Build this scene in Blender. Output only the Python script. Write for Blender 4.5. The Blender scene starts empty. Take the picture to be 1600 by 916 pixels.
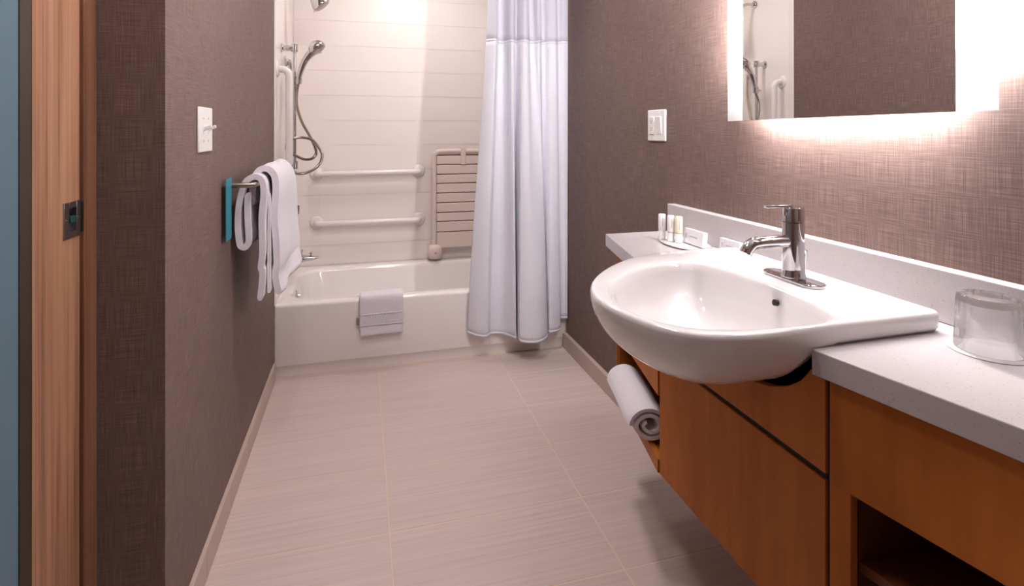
import bpy, bmesh, math, random
from mathutils import Vector, Matrix, noise
random.seed(7)
PI = math.pi
scene = bpy.context.scene
COL = scene.collection

# ------------------------------------------------------------------ camera
cam_data = bpy.data.cameras.new('camera')
cam = bpy.data.objects.new('camera', cam_data)
COL.objects.link(cam)
cam.location = (-0.0796, -2.5988, 1.2012)
cam.rotation_euler = (PI / 2, 0, -0.2663)
cam_data.sensor_fit = 'HORIZONTAL'
cam_data.sensor_width = 36.0
cam_data.lens = 858.7358 / 1600 * 36.0
cam_data.shift_x = 0.0
cam_data.shift_y = -(458 - 203.15) / 1600
cam_data.clip_start = 0.02
scene.camera = cam

# ------------------------------------------------------------------ world, exposure, light levels
world = bpy.data.worlds.new('world')
scene.world = world
world.use_nodes = True
world.node_tree.nodes['Background'].inputs[0].default_value = (0.9, 0.85, 0.82, 1)
world.node_tree.nodes['Background'].inputs[1].default_value = 0.05
vs = scene.view_settings
vs.view_transform = 'Standard'
vs.look = 'None'
vs.exposure = 0.15
vs.gamma = 1.0
vs.use_curve_mapping = False
L_MIRROR_STRIP = 455.0      # lit strips of the mirror
L_MIRROR_BASE = 215.0       # tube behind the mirror's lower edge
L_ROOM = 150.0              # round ceiling lamp over the floor
L_NEAR = 60.0             # fill lamp added at the ceiling over the standing area
L_SHOWER = 52.0            # ceiling lamp over the tub
C_MIRROR = (1.0, 0.97, 0.985)
C_ROOM = (1.0, 0.935, 0.915)
C_SHOWER = (1.0, 0.94, 0.91)

# ------------------------------------------------------------------ mesh helpers
WORLD_LOC = {}

def cr(points, n=8, closed=False):
    """Catmull-Rom resampling of a list of points."""
    P = [Vector(p) for p in points]
    out = []
    m = len(P)
    segs = m if closed else m - 1
    for i in range(segs):
        if closed:
            p0, p1, p2, p3 = P[(i - 1) % m], P[i], P[(i + 1) % m], P[(i + 2) % m]
        else:
            p0 = P[i - 1] if i > 0 else P[0] * 2 - P[1]
            p1, p2 = P[i], P[i + 1]
            p3 = P[i + 2] if i + 2 < m else P[-1] * 2 - P[-2]
        for k in range(n):
            t = k / n
            out.append(0.5 * ((2 * p1) + (p2 - p0) * t + (2 * p0 - 5 * p1 + 4 * p2 - p3) * t * t + (3 * p1 - p0 - 3 * p2 + p3) * t ** 3))
    if not closed:
        out.append(P[-1].copy())
    return out

class MB:
    def __init__(self):
        self.v = []
        self.f = []

    def add(self, verts, faces):
        o = len(self.v)
        self.v += [Vector(p) for p in verts]
        self.f += [tuple(i + o for i in fc) for fc in faces]
        return self

    def box(self, x0, x1, y0, y1, z0, z1, T=None):
        c = [(x0, y0, z0), (x1, y0, z0), (x1, y1, z0), (x0, y1, z0), (x0, y0, z1), (x1, y0, z1), (x1, y1, z1), (x0, y1, z1)]
        if T:
            c = [T(*p) for p in c]
        return self.add(c, [(3, 2, 1, 0), (4, 5, 6, 7), (0, 1, 5, 4), (1, 2, 6, 5), (2, 3, 7, 6), (3, 0, 4, 7)])

    def prism(self, poly, d0, d1, T=None):
        """poly: list of (a, b); extruded over c from d0 to d1; T maps (a, b, c)."""
        n = len(poly)
        T = T or (lambda a, b, c: (a, b, c))
        self.add([T(a, b, d0) for a, b in poly] + [T(a, b, d1) for a, b in poly],
                 [tuple(range(n - 1, -1, -1)), tuple(range(n, 2 * n))] + [(i, (i + 1) % n, (i + 1) % n + n, i + n) for i in range(n)])
        return self

    def loft(self, loops, cap0=True, cap1=True, closed=True):
        n = len(loops[0])
        vs_, fs = [], []
        for lp in loops:
            vs_ += list(lp)
        for j in range(len(loops) - 1):
            for i in range(n if closed else n - 1):
                a, b = j * n + i, j * n + (i + 1) % n
                fs.append((a, b, b + n, a + n))
        if cap0:
            fs.append(tuple(range(n - 1, -1, -1)))
        if cap1:
            k = (len(loops) - 1) * n
            fs.append(tuple(range(k, k + n)))
        return self.add(vs_, fs)

    def tube(self, path, r, seg=14, cap=True):
        P = [Vector(p) for p in path]
        R = r if isinstance(r, (list, tuple)) else [r] * len(P)
        t0 = (P[1] - P[0]).normalized()
        ref = Vector((0, 0, 1)) if abs(t0.z) < 0.9 else Vector((1, 0, 0))
        nrm = t0.cross(ref).normalized()
        loops = []
        for i, p in enumerate(P):
            t = (P[min(i + 1, len(P) - 1)] - P[max(i - 1, 0)]).normalized()
            nrm = (nrm - t * nrm.dot(t)).normalized()
            b = t.cross(nrm)
            loops.append([p + (nrm * math.cos(2 * PI * k / seg) + b * math.sin(2 * PI * k / seg)) * R[i] for k in range(seg)])
        return self.loft(loops, cap, cap)

    def lathe(self, prof, center, axis='Z', seg=32, cap0=True, cap1=True, rot=None):
        """prof: list of (r, h) along the axis."""
        c = Vector(center)
        A = {'Z': Matrix.Identity(3), 'X': Matrix(((0, 0, 1), (0, 1, 0), (-1, 0, 0))), 'Y': Matrix(((1, 0, 0), (0, 0, 1), (0, -1, 0)))}[axis]
        if rot is not None:
            A = rot
        loops = [[c + A @ Vector((r * math.cos(2 * PI * k / seg), r * math.sin(2 * PI * k / seg), h)) for k in range(seg)] for r, h in prof]
        return self.loft(loops, cap0, cap1)

    def build(self, name, mat, parent=None, smooth=True, bevel=0.0, bseg=2, angle=0.7, recalc=True, sub=0):
        mn = Vector((min(p.x for p in self.v), min(p.y for p in self.v), min(p.z for p in self.v)))
        mx = Vector((max(p.x for p in self.v), max(p.y for p in self.v), max(p.z for p in self.v)))
        org = Vector(((mn.x + mx.x) / 2, (mn.y + mx.y) / 2, mn.z))
        me = bpy.data.meshes.new(name)
        me.from_pydata([tuple(p - org) for p in self.v], [], self.f)
        if recalc:
            bm = bmesh.new()
            bm.from_mesh(me)
            bmesh.ops.recalc_face_normals(bm, faces=bm.faces)
            bm.to_mesh(me)
            bm.free()
        me.materials.append(mat)
        if smooth:
            me.polygons.foreach_set('use_smooth', [True] * len(me.polygons))
            me.set_sharp_from_angle(angle=angle)
        o = bpy.data.objects.new(name, me)
        COL.objects.link(o)
        place(o, org, parent)
        if bevel:
            m = o.modifiers.new('bevel', 'BEVEL')
            m.width = bevel
            m.segments = bseg
            m.limit_method = 'ANGLE'
            m.angle_limit = 0.6
            m.harden_normals = False
        if sub:
            m = o.modifiers.new('subsurf', 'SUBSURF')
            m.levels = m.render_levels = sub
        return o

def place(o, wloc, parent):
    WORLD_LOC[o.name] = Vector(wloc)
    if parent is not None:
        o.parent = parent
        o.location = Vector(wloc) - WORLD_LOC[parent.name]
    else:
        o.location = wloc

def thing(name, loc, label, cat, group=None):
    o = bpy.data.objects.new(name, None)
    o.empty_display_size = 0.05
    COL.objects.link(o)
    place(o, loc, None)
    return tag(o, label, cat, group)

def tag(o, label, cat, group=None):
    o['label'] = label
    o['category'] = cat
    if group:
        o['group'] = group
    return o

def structure(o, label=None, cat=None):
    o['kind'] = 'structure'
    if label:
        o['label'] = label
    if cat:
        o['category'] = cat
    return o

def share(src, wloc, parent):
    c = src.copy()
    COL.objects.link(c)
    place(c, wloc, parent)
    return c

# ------------------------------------------------------------------ materials
class NT:
    def __init__(self, name):
        self.m = bpy.data.materials.new(name)
        self.m.use_nodes = True
        self.t = self.m.node_tree
        self.b = self.t.nodes['Principled BSDF']
        self.out = self.t.nodes['Material Output']

    def n(self, kind, **kw):
        nd = self.t.nodes.new(kind)
        for k, v in kw.items():
            if k.startswith('i_'):
                key = k[2:]
                nd.inputs[int(key) if key.isdigit() else key.replace('_', ' ')].default_value = v
            else:
                setattr(nd, k, v)
        return nd

    def l(self, a, b):
        self.t.links.new(a, b)

    def set(self, **kw):
        for k, v in kw.items():
            self.b.inputs[k.replace('_', ' ')].default_value = v
        return self

    def ramp(self, src, stops):
        r = self.n('ShaderNodeValToRGB')
        el = r.color_ramp.elements
        while len(el) > 1:
            el.remove(el[-1])
        el[0].position, el[0].color = stops[0][0], (*stops[0][1], 1)
        for p, c in stops[1:]:
            e = el.new(p)
            e.color = (*c, 1)
        self.l(src, r.inputs[0])
        return r.outputs[0]

    def coords(self, scale, kind='Object', rnd=False):
        tc = self.n('ShaderNodeTexCoord')
        mp = self.n('ShaderNodeMapping')
        mp.inputs['Scale'].default_value = scale
        self.l(tc.outputs[kind], mp.inputs['Vector'])
        if rnd:
            oi = self.n('ShaderNodeObjectInfo')
            mu = self.n('ShaderNodeMath', operation='MULTIPLY', i_1=37.0)
            self.l(oi.outputs['Random'], mu.inputs[0])
            cx = self.n('ShaderNodeCombineXYZ')
            for k in range(3):
                self.l(mu.outputs[0], cx.inputs[k])
            self.l(cx.outputs[0], mp.inputs['Location'])
        return mp.outputs[0]

    def noise(self, vec, scale=1.0, detail=4.0, rough=0.6):
        nd = self.n('ShaderNodeTexNoise', i_Scale=scale, i_Detail=detail, i_Roughness=rough)
        self.l(vec, nd.inputs['Vector'])
        return nd.outputs['Fac']

    def math(self, op, a, b):
        nd = self.n('ShaderNodeMath', operation=op)
        for i, s in enumerate((a, b)):
            if isinstance(s, (int, float)):
                nd.inputs[i].default_value = s
            else:
                self.l(s, nd.inputs[i])
        return nd.outputs[0]

    def bump(self, h, strength=0.3, dist=0.002):
        nd = self.n('ShaderNodeBump', i_Strength=strength, i_Distance=dist)
        self.l(h, nd.inputs['Height'])
        self.l(nd.outputs[0], self.b.inputs['Normal'])

def plain(name, col, rough=0.5, metal=0.0, **kw):
    t = NT(name)
    t.set(Base_Color=(*col, 1), Roughness=rough, Metallic=metal)
    for k, v in kw.items():
        t.b.inputs[k.replace('_', ' ')].default_value = v
    return t.m

def emit(name, col, s):
    t = NT(name)
    t.set(Base_Color=(0.8, 0.8, 0.8, 1), Emission_Color=(*col, 1), Emission_Strength=s)
    return t.m

def wallpaper():
    t = NT('brown woven wallpaper')
    g = t.n('ShaderNodeNewGeometry')
    sp = t.n('ShaderNodeSeparateXYZ')
    t.l(g.outputs['Position'], sp.inputs[0])
    h = t.math('ADD', sp.outputs[0], sp.outputs[1])
    def thread(a, b):
        cx = t.n('ShaderNodeCombineXYZ')
        t.l(t.math('MULTIPLY', h, a), cx.inputs[0])
        t.l(t.math('MULTIPLY', sp.outputs[2], b), cx.inputs[1])
        return t.noise(cx.outputs[0], 1.0, 2.0, 0.5)
    v = thread(520, 13)
    w = thread(13, 540)
    s = t.math('ADD', v, w)
    big = thread(3, 3)
    fac = t.math('ADD', t.math('MULTIPLY', s, 0.5), t.math('MULTIPLY', t.math('SUBTRACT', big, 0.5), 0.10))
    col = t.ramp(fac, [(0.28, (0.100, 0.063, 0.053)), (0.5, (0.168, 0.111, 0.096)), (0.72, (0.275, 0.192, 0.170))])
    t.l(col, t.b.inputs['Base Color'])
    t.set(Roughness=0.62)
    t.b.inputs['Specular IOR Level'].default_value = 0.25
    t.bump(s, 0.25, 0.001)
    return t.m

def floor_tile_mat():
    t = NT('beige linear porcelain tile')
    v = t.coords((1.7, 110, 1), rnd=True)
    n1 = t.noise(v, 1.0, 5.0, 0.65)
    v2 = t.coords((5, 260, 1), rnd=True)
    n2 = t.noise(v2, 1.0, 2.0, 0.5)
    f = t.math('ADD', t.math('MULTIPLY', n1, 0.75), t.math('MULTIPLY', n2, 0.25))
    t.l(t.ramp(f, [(0.3, (0.49, 0.395, 0.36)), (0.5, (0.565, 0.46, 0.42)), (0.7, (0.615, 0.51, 0.47))]), t.b.inputs['Base Color'])
    t.set(Roughness=0.42)
    t.bump(f, 0.06, 0.001)
    return t.m

def wood(name, stops, scale, rough=0.4, spec=0.4):
    t = NT(name)
    v = t.coords(scale, rnd=True)
    n1 = t.noise(v, 1.0, 6.0, 0.62)
    v2 = t.coords((scale[0] * 5, scale[1] * 5, scale[2] * 2.2), rnd=True)
    n2 = t.noise(v2, 1.0, 3.0, 0.6)
    f = t.math('ADD', t.math('MULTIPLY', n1, 0.72), t.math('MULTIPLY', n2, 0.28))
    t.l(t.ramp(f, stops), t.b.inputs['Base Color'])
    t.set(Roughness=rough)
    t.b.inputs['Specular IOR Level'].default_value = spec
    t.bump(f, 0.08, 0.001)
    return t.m

def quartz():
    t = NT('speckled white quartz')
    v = t.coords((1, 1, 1))
    vo = t.n('ShaderNodeTexVoronoi', i_Scale=210.0)
    t.l(v, vo.inputs['Vector'])
    spk = t.ramp(vo.outputs['Distance'], [(0.0, (0, 0, 0)), (0.16, (0, 0, 0)), (0.24, (1, 1, 1))])
    n = t.noise(v, 60, 2, 0.5)
    sel = t.ramp(n, [(0.50, (0, 0, 0)), (0.56, (1, 1, 1))])
    mx = t.n('ShaderNodeMix', data_type='RGBA')
    mx.inputs['A'].default_value = (0.53, 0.49, 0.497, 1)
    mx.inputs['B'].default_value = (0.36, 0.31, 0.31, 1)
    inv = t.math('SUBTRACT', 1.0, spk)
    t.l(t.math('MULTIPLY', inv, sel), mx.inputs['Factor'])
    t.l(mx.outputs['Result'], t.b.inputs['Base Color'])
    t.set(Roughness=0.22)
    return t.m

def terry(name, col, scale=420):
    t = NT(name)
    v = t.coords((1, 1, 1))
    n = t.noise(v, scale, 3, 0.7)
    n2 = t.noise(v, 30, 3, 0.6)
    f = t.math('ADD', t.math('MULTIPLY', n, 0.7), t.math('MULTIPLY', n2, 0.5))
    t.l(t.ramp(n, [(0.3, tuple(c * 0.86 for c in col)), (0.62, col)]), t.b.inputs['Base Color'])
    t.set(Roughness=0.95)
    t.b.inputs['Sheen Weight'].default_value = 0.3
    t.bump(f, 0.6, 0.004)
    return t.m

def curtain_mat(name, trans, alpha=0.0, waffle=True):
    t = NT(name)
    d = t.n('ShaderNodeBsdfDiffuse')
    d.inputs['Color'].default_value = (0.87, 0.875, 0.95, 1)
    tr = t.n('ShaderNodeBsdfTranslucent')
    tr.inputs['Color'].default_value = (0.80, 0.80, 0.86, 1)
    mx = t.n('ShaderNodeMixShader', i_0=trans)
    t.l(d.outputs[0], mx.inputs[1])
    t.l(tr.outputs[0], mx.inputs[2])
    if waffle:
        g = t.n('ShaderNodeNewGeometry')
        sp = t.n('ShaderNodeSeparateXYZ')
        t.l(g.outputs['Position'], sp.inputs[0])
        a = t.math('SINE', t.math('MULTIPLY', sp.outputs[2], 2 * PI / 0.0085), 0)
        b = t.math('SINE', t.math('MULTIPLY', sp.outputs[0], 2 * PI / 0.0085), 0)
        h = t.math('MAXIMUM', a, b)
        bp = t.n('ShaderNodeBump', i_Strength=0.55, i_Distance=0.0012)
        t.l(h, bp.inputs['Height'])
        t.l(bp.outputs[0], d.inputs['Normal'])
    last = mx
    if alpha:
        tp = t.n('ShaderNodeBsdfTransparent')
        m2 = t.n('ShaderNodeMixShader', i_0=alpha)
        t.l(mx.outputs[0], m2.inputs[1])
        t.l(tp.outputs[0], m2.inputs[2])
        last = m2
    t.l(last.outputs[0], t.out.inputs['Surface'])
    return t.m

def frosted_strip():
    t = NT('frosted mirror glass')
    tr = t.n('ShaderNodeBsdfTranslucent')
    tr.inputs['Color'].default_value = (0.9, 0.95, 0.96, 1)
    df = t.n('ShaderNodeBsdfPrincipled')
    df.inputs['Base Color'].default_value = (0.75, 0.80, 0.81, 1)
    df.inputs['Roughness'].default_value = 0.25
    tp = t.n('ShaderNodeBsdfTransparent')
    m1 = t.n('ShaderNodeMixShader', i_0=0.45)
    t.l(tr.outputs[0], m1.inputs[1])
    t.l(df.outputs[0], m1.inputs[2])
    m2 = t.n('ShaderNodeMixShader', i_0=0.45)
    t.l(m1.outputs[0], m2.inputs[1])
    t.l(tp.outputs[0], m2.inputs[2])
    t.l(m2.outputs[0], t.out.inputs['Surface'])
    return t.m

WALLPAPER = wallpaper()
TILE = floor_tile_mat()
GROUT = plain('beige grout', (0.68, 0.53, 0.43), 0.85)
BASETILE = plain('beige baseboard tile', (0.50, 0.39, 0.34), 0.45)
SURROUND = plain('cream shower wall', (0.85, 0.775, 0.74), 0.28)
ACRYLIC = plain('white tub enamel', (0.86, 0.80, 0.79), 0.12, Coat_Weight=0.5, Coat_Roughness=0.05)
CREAMPLASTIC = plain('cream plastic', (0.74, 0.62, 0.56), 0.35)
WHITEPLASTIC = plain('white plastic', (0.80, 0.77, 0.76), 0.35)
WHITEBAR = plain('white coated metal', (0.78, 0.72, 0.71), 0.22)
CHROME = plain('chrome', (0.64, 0.63, 0.645), 0.06, 1.0)
STEEL = plain('brushed nickel', (0.38, 0.33, 0.29), 0.30, 1.0)
DARKMETAL = plain('dark bronze', (0.36, 0.32, 0.31), 0.38, 1.0)
PORCELAIN = plain('white porcelain', (0.80, 0.775, 0.78), 0.08, Coat_Weight=0.6, Coat_Roughness=0.03)
QUARTZ = quartz()
CHERRY = wood('cherry stained veneer', [(0.32, (0.34, 0.098, 0.014)), (0.5, (0.43, 0.132, 0.021)), (0.68, (0.52, 0.170, 0.030))], (7, 7, 1.4), 0.5, 0.18)
WALNUT = wood('walnut veneer', [(0.34, (0.115, 0.048, 0.026)), (0.5, (0.35, 0.175, 0.10)), (0.64, (0.46, 0.25, 0.155))], (26, 26, 0.8), 0.45)
WALNUTD = wood('dark walnut', [(0.34, (0.075, 0.03, 0.016)), (0.5, (0.20, 0.088, 0.045)), (0.66, (0.27, 0.13, 0.07))], (30, 30, 0.8), 0.45)
SHADECHERRY = plain('shade-dark cherry', (0.10, 0.024, 0.006), 0.6)  # cherry darkened to paint the shade inside the open cubbies
INSIDE_SHADE = plain('painted cabinet shade', (0.022, 0.010, 0.006), 0.7)  # near-black colour paints the shade inside cabinets and gaps
TOWEL = terry('white terry', (0.84, 0.79, 0.855))
CURTAIN = curtain_mat('white waffle curtain', 0.14)
SHEER = curtain_mat('white sheer curtain', 0.45, 0.16, waffle=False)
HEM = curtain_mat('white stitched hem', 0.15, waffle=False)
TEAL = plain('teal card', (0.0, 0.22, 0.30), 0.4)
PAPER = plain('white card', (0.80, 0.79, 0.83), 0.6)
INK = plain('grey ink', (0.25, 0.25, 0.30), 0.7)
CREAMLABEL = plain('pale yellow bottle', (0.86, 0.78, 0.60), 0.3)
BOTTLEWHITE = plain('white bottle', (0.82, 0.79, 0.78), 0.25)
GOLD = plain('gold ring', (0.62, 0.42, 0.22), 0.3, 0.8)
BLACKRUBBER = plain('black rubber', (0.02, 0.02, 0.022), 0.7)
HOLE = plain('dark hole', (0.02, 0.014, 0.012), 0.5)
CEIL = plain('white ceiling paint', (0.78, 0.74, 0.72), 0.9)
FROSTBLUE = plain('blue grey frosted glass', (0.10, 0.165, 0.21), 0.5)  # bluish light from outside is put into the pane colour
def thin_glass():
    t = NT('clear thin glass')
    t.set(Base_Color=(1, 1, 1, 1), Roughness=0.0, IOR=1.45)
    t.b.inputs['Transmission Weight'].default_value = 1.0
    tp = t.n('ShaderNodeBsdfTransparent')
    tp.inputs['Color'].default_value = (0.985, 0.99, 0.99, 1)
    mx = t.n("ShaderNodeMixShader", i_0=0.28)
    t.l(t.b.outputs[0], mx.inputs[1])
    t.l(tp.outputs[0], mx.inputs[2])
    t.l(mx.outputs[0], t.out.inputs['Surface'])
    return t.m
GLASS = thin_glass()
MIRROR = plain('mirror', (0.86, 0.86, 0.86), 0.0, 1.0)
FROST = frosted_strip()
CAULK = plain('white trim', (0.80, 0.73, 0.70), 0.4)
GREYPAINT = plain('light grey metal', (0.6, 0.6, 0.6), 0.5)

# ------------------------------------------------------------------ room shell
XL, XR, YB, YT, CEILZ = -0.49, 1.012, 1.03, 0.258, 2.44
YC, XD, YR = -1.256, -0.617, -3.4         # wall corner, door plane, wall behind the camera

fl = structure(MB().box(-0.75, 1.15, YR - 0.1, 1.15, -0.06, -0.0007).build('floor', GROUT, smooth=False))
TW, TD, GAP = 0.613, 0.3075, 0.0035
full = {}
for j in range(-1, 12):
    y1, y0 = -j * TD - GAP / 2, -(j + 1) * TD + GAP / 2
    if j == -1:
        y1 = YT - 0.002
    for i, (x0, x1) in enumerate(((-0.75 + 0.137, 0.0), (0.0, TW), (TW, XR - 0.001))):
        if i == 0:
            x0 = (XL + 0.001) if y0 > YC - 0.15 else XD - 0.02
            if y0 < YC < y1:
                x0 = XL + 0.001
        xa, xb = x0 + (GAP / 2 if i else 0), x1 - (GAP / 2 if i < 2 else 0)
        key = (round(xb - xa, 4), round(y1 - y0, 4))
        ctr = ((xa + xb) / 2, (y0 + y1) / 2, -0.012)
        if key in full:
            share(full[key], ctr, fl)
        else:
            full[key] = MB().box(xa, xb, y0, y1, -0.012, 0.0).build('floor_tile', TILE, fl, smooth=False, bevel=0.0012, bseg=1)

structure(MB().box(-0.75, 1.15, YR - 0.1, 1.15, CEILZ, CEILZ + 0.08).build('ceiling', CEIL, smooth=False))
structure(MB().box(XD, XL, YC, YT, 0, CEILZ).build('wall_left', WALLPAPER, smooth=False))
structure(MB().box(XR, XR + 0.12, YR, YT, 0, CEILZ).build('wall_right', WALLPAPER, smooth=False))
structure(MB().box(-0.75, XR + 0.12, YR - 0.1, YR, 0, CEILZ).build('wall_rear', WALLPAPER, smooth=False))
structure(MB().box(XD, XL, YT, YB, 0, CEILZ).build('wall_shower_left', SURROUND, smooth=False))
structure(MB().box(XR, XR + 0.12, YT, YB, 0, CEILZ).build('wall_shower_right', SURROUND, smooth=False))
wb = structure(MB().box(XD, XR + 0.12, YB, YB + 0.1, 0, CEILZ).build('wall_back', SURROUND, smooth=False))
# six-inch relief squares of the tub surround
PT = 0.1565
first = None
ncol = 10
pw = (XR - XL - 0.004) / ncol
z_top = 1.888 + 3 * PT
for r in range(13):
    z1 = z_top - r * PT
    z0 = z1 - PT
    if z0 < 0.36:
        z0 = 0.36
    if z1 - z0 < 0.03:
        continue
    for c in range(ncol):
        xa = XL + 0.002 + c * pw
        cx = xa + pw / 2
        if abs(z1 - z0 - PT) < 1e-6:
            if first is None:
                first = MB().box(xa + 0.0001, xa + pw - 0.0001, YB - 0.0025, YB + 0.001, z0 + 0.0010, z1 - 0.0010).build('wall_tile', SURROUND, wb, smooth=False)
            else:
                share(first, (cx, YB - 0.00075, z0 + 0.0010), wb)
        else:
            MB().box(xa + 0.0001, xa + pw - 0.0001, YB - 0.0025, YB + 0.001, z0 + 0.0010, z1 - 0.0010).build('wall_tile', SURROUND, wb, smooth=False)
# surround flanges where it meets the papered walls
structure(MB().box(XL, XL + 0.006, YT - 0.006, YT + 0.035, 0.352, CEILZ).build('trim_1', CAULK, bevel=0.002))
structure(MB().box(XR - 0.006, XR, YT - 0.006, YT + 0.035, 0.352, CEILZ).build('trim_2', CAULK, bevel=0.002))

# baseboards of tile pieces
def baseboard(name, x0, x1, y0, y1, joints, h):
    ys = [y0] + joints + [y1]
    b = structure(MB().box(min(x0, x1), max(x0, x1) - 0.001 * (1 if x0 < 0 else 0), y0, y1, 0.0, h - 0.001).build(name, GROUT, smooth=False))
    for a, c in zip(ys[:-1], ys[1:]):
        if x0 < 0:
            MB().box(x0, x1, a + 0.0009, c - 0.0009, 0.001, h).build('baseboard_tile', BASETILE, b, bevel=0.0015)
        else:
            MB().box(x0 - 0.001, x1, a + 0.0009, c - 0.0009, 0.001, h).build('baseboard_tile', BASETILE, b, bevel=0.0015)
baseboard('baseboard_left', XL, XL + 0.0115, YC, YT - 0.006, [-0.968, -0.691, -0.407, -0.1], 0.082)
baseboard('baseboard_right', XR - 0.02, XR, YR, YT - 0.006, [-2.7, -2.1, -1.5, -0.9, -0.3], 0.082)

# ------------------------------------------------------------------ sliding door on the left, its jamb and the wall above
jm = structure(MB().box(XD - 0.035, XD, -1.3115, YC - 0.0005, 0, 2.12).build('trim_3', WALNUTD, bevel=0.001))
structure(MB().box(-0.75, XD - 0.001, YR, YC, 2.12, CEILZ).build('wall_door_head', WALLPAPER, smooth=False))
structure(MB().box(-0.75, XD - 0.001, YR, -2.32, 0, 2.12).build('wall_door_side', WALLPAPER, smooth=False))
structure(MB().box(-0.75, -0.70, -2.32, YC, 0, 2.12).build('wall_pocket', WALLPAPER, smooth=False))
XF = -0.6245
door = bpy.data.objects.new('door_1', None)
COL.objects.link(door)
place(door, (XF - 0.02, -1.8, 0), None)
structure(door, 'walnut sliding door with a blue grey frosted glass pane and bronze flush pull', 'door')
st_ = MB()
for a in ((-1.475, -1.357, 0.008, 2.11), (-1.328, -1.2705, 0.008, 2.11), (-1.357, -1.328, 0.008, 1.004), (-1.357, -1.328, 1.050, 2.11)):
    st_.box(XF - 0.04, XF, *a)
st = st_.build('stile', WALNUT, door, smooth=False)
MB().box(XF - 0.04, XF, -2.318, -2.12, 0.008, 2.11).build('stile', WALNUT, door, bevel=0.002)
MB().box(XF - 0.04, XF, -2.12, -1.4755, 1.95, 2.11).build('rail', WALNUT, door, bevel=0.002)
MB().box(XF - 0.04, XF, -2.12, -1.4755, 0.008, 0.2).build('rail', WALNUT, door, bevel=0.002)
MB().prism([(XF - 0.03, -1.4752), (XF - 0.0008, -1.4752), (XF - 0.0075, -1.496), (XF - 0.03, -1.496)], 0.2, 1.95).build('glazing_bead', plain('shade-dark bead', (0.035, 0.018, 0.010), 0.6), door, smooth=False)  # bead coloured dark to carry the shade of the bevel
MB().box(XF - 0.03, XF - 0.009, -2.12, -1.4962, 0.2, 1.95).build('glass_pane', FROSTBLUE, door, smooth=False)
# flush pull
pull = MB()
ya, yb_, za, zb = -1.3755, -1.3122, 0.992, 1.062
iy0, iy1, iz0, iz1 = -1.357, -1.328, 1.004, 1.050
for a in ((ya, iy0, za, zb), (iy1, yb_, za, zb), (iy0, iy1, za, iz0), (iy0, iy1, iz1, zb)):
    pull.box(XF - 0.002, XF + 0.0025, *a)
pl = pull.build('flush_pull', DARKMETAL, door, bevel=0.0006)
cup = MB()
seg = 8
for k in range(seg):
    a0, a1 = PI * k / seg, PI * (k + 1) / seg
    zc, hz = (iz0 + iz1) / 2, (iz1 - iz0) / 2
    z_0, z_1 = zc - hz * math.cos(a0), zc - hz * math.cos(a1)
    d0, d1 = -0.010 * math.sin(a0), -0.010 * math.sin(a1)
    cup.add([(XF + 0.0006 + d0, iy0, z_0), (XF + 0.0006 + d0, iy1, z_0), (XF + 0.0006 + d1, iy1, z_1), (XF + 0.0006 + d1, iy0, z_1)], [(0, 1, 2, 3)])
for yy in (iy0 + 0.0002, iy1 - 0.0002):
    zc, hz = (iz0 + iz1) / 2, (iz1 - iz0) / 2
    cup.add([(XF + 0.0006, yy, iz0), (XF + 0.0006, yy, iz1), (XF - 0.011, yy, iz1), (XF - 0.011, yy, iz0)], [(0, 1, 2, 3)])
cup.build('pull_cup', plain('dull nickel', (0.30, 0.28, 0.30), 0.3, 1.0), pl)
MB().box(XF - 0.004, XF + 0.0035, -1.353, -1.333, 1.021, 1.034).build('latch_turn', plain('teal latch', (0.03, 0.10, 0.12), 0.3, 0.5), pl, bevel=0.001)
for yy in (-1.3685, -1.3185):
    MB().lathe([(0.0028, 0), (0.0026, 0.0008), (0.001, 0.0012)], (XF + 0.0024, yy, 1.027), 'X', 12).build('screw', CHROME, pl)
MB().box(XF + 0.0005, XD - 0.0004, -1.3119, -1.3112, 0.998, 1.058).build('strike_slot', HOLE, jm, smooth=False)

# ------------------------------------------------------------------ bathtub
def rrect(x0, x1, y0, y1, r, z, n=8):
    pts = []
    for cx, cy, a0 in ((x1 - r, y1 - r, 0), (x0 + r, y1 - r, PI / 2), (x0 + r, y0 + r, PI), (x1 - r, y0 + r, 1.5 * PI)):
        for k in range(n + 1):
            a = a0 + PI / 2 * k / n
            pts.append(Vector((cx + r * math.cos(a), cy + r * math.sin(a), z)))
    return pts
RZ = 0.352
tub = thing('bathtub', ((XL + XR) / 2, 0.65, 0), 'white built-in bathtub with flat front apron at the far end of the room', 'bathtub')
ax0, ax1, ay0, ay1 = XL + 0.002, XR - 0.002, YT + 0.003, YB - 0.005
def outer(i, z, r=0.008):
    return rrect(ax0, ax1, ay0 + i, ay1, r, z)
IX0, IX1, IY0, IY1 = XL + 0.05, XR - 0.08, 0.338, 0.955
def inner(i, z, r, ix=None):
    ix = i if ix is None else ix
    return rrect(IX0 + ix, IX1 - ix * 2.2, IY0 + i, IY1 - i, r, z)
loops = [outer(0.012, 0.0), outer(0.009, 0.045), outer(0.003, 0.052), outer(0.0, 0.06), outer(0.0, RZ - 0.016), outer(0.002, RZ - 0.008), outer(0.007, RZ - 0.002), outer(0.014, RZ),
         inner(-0.012, RZ, 0.15), inner(-0.004, RZ - 0.002, 0.15), inner(0.002, RZ - 0.008, 0.15), inner(0.008, RZ - 0.022, 0.15),
         inner(0.03, 0.20, 0.15), inner(0.05, 0.10, 0.14), inner(0.075, 0.068, 0.12), inner(0.12, 0.055, 0.10)]
MB().loft(loops, True, True).build('tub_shell', ACRYLIC, tub, angle=1.0)
kn = MB()
kn.lathe([(0.030, -0.004), (0.030, 0.004), (0.024, 0.009), (0.010, 0.011), (0.008, 0.022), (0.005, 0.024)], (IX0 + 0.010, 0.62, 0.292), 'X', 24)
kn.build('overflow_cap', CHROME, tub)
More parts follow.
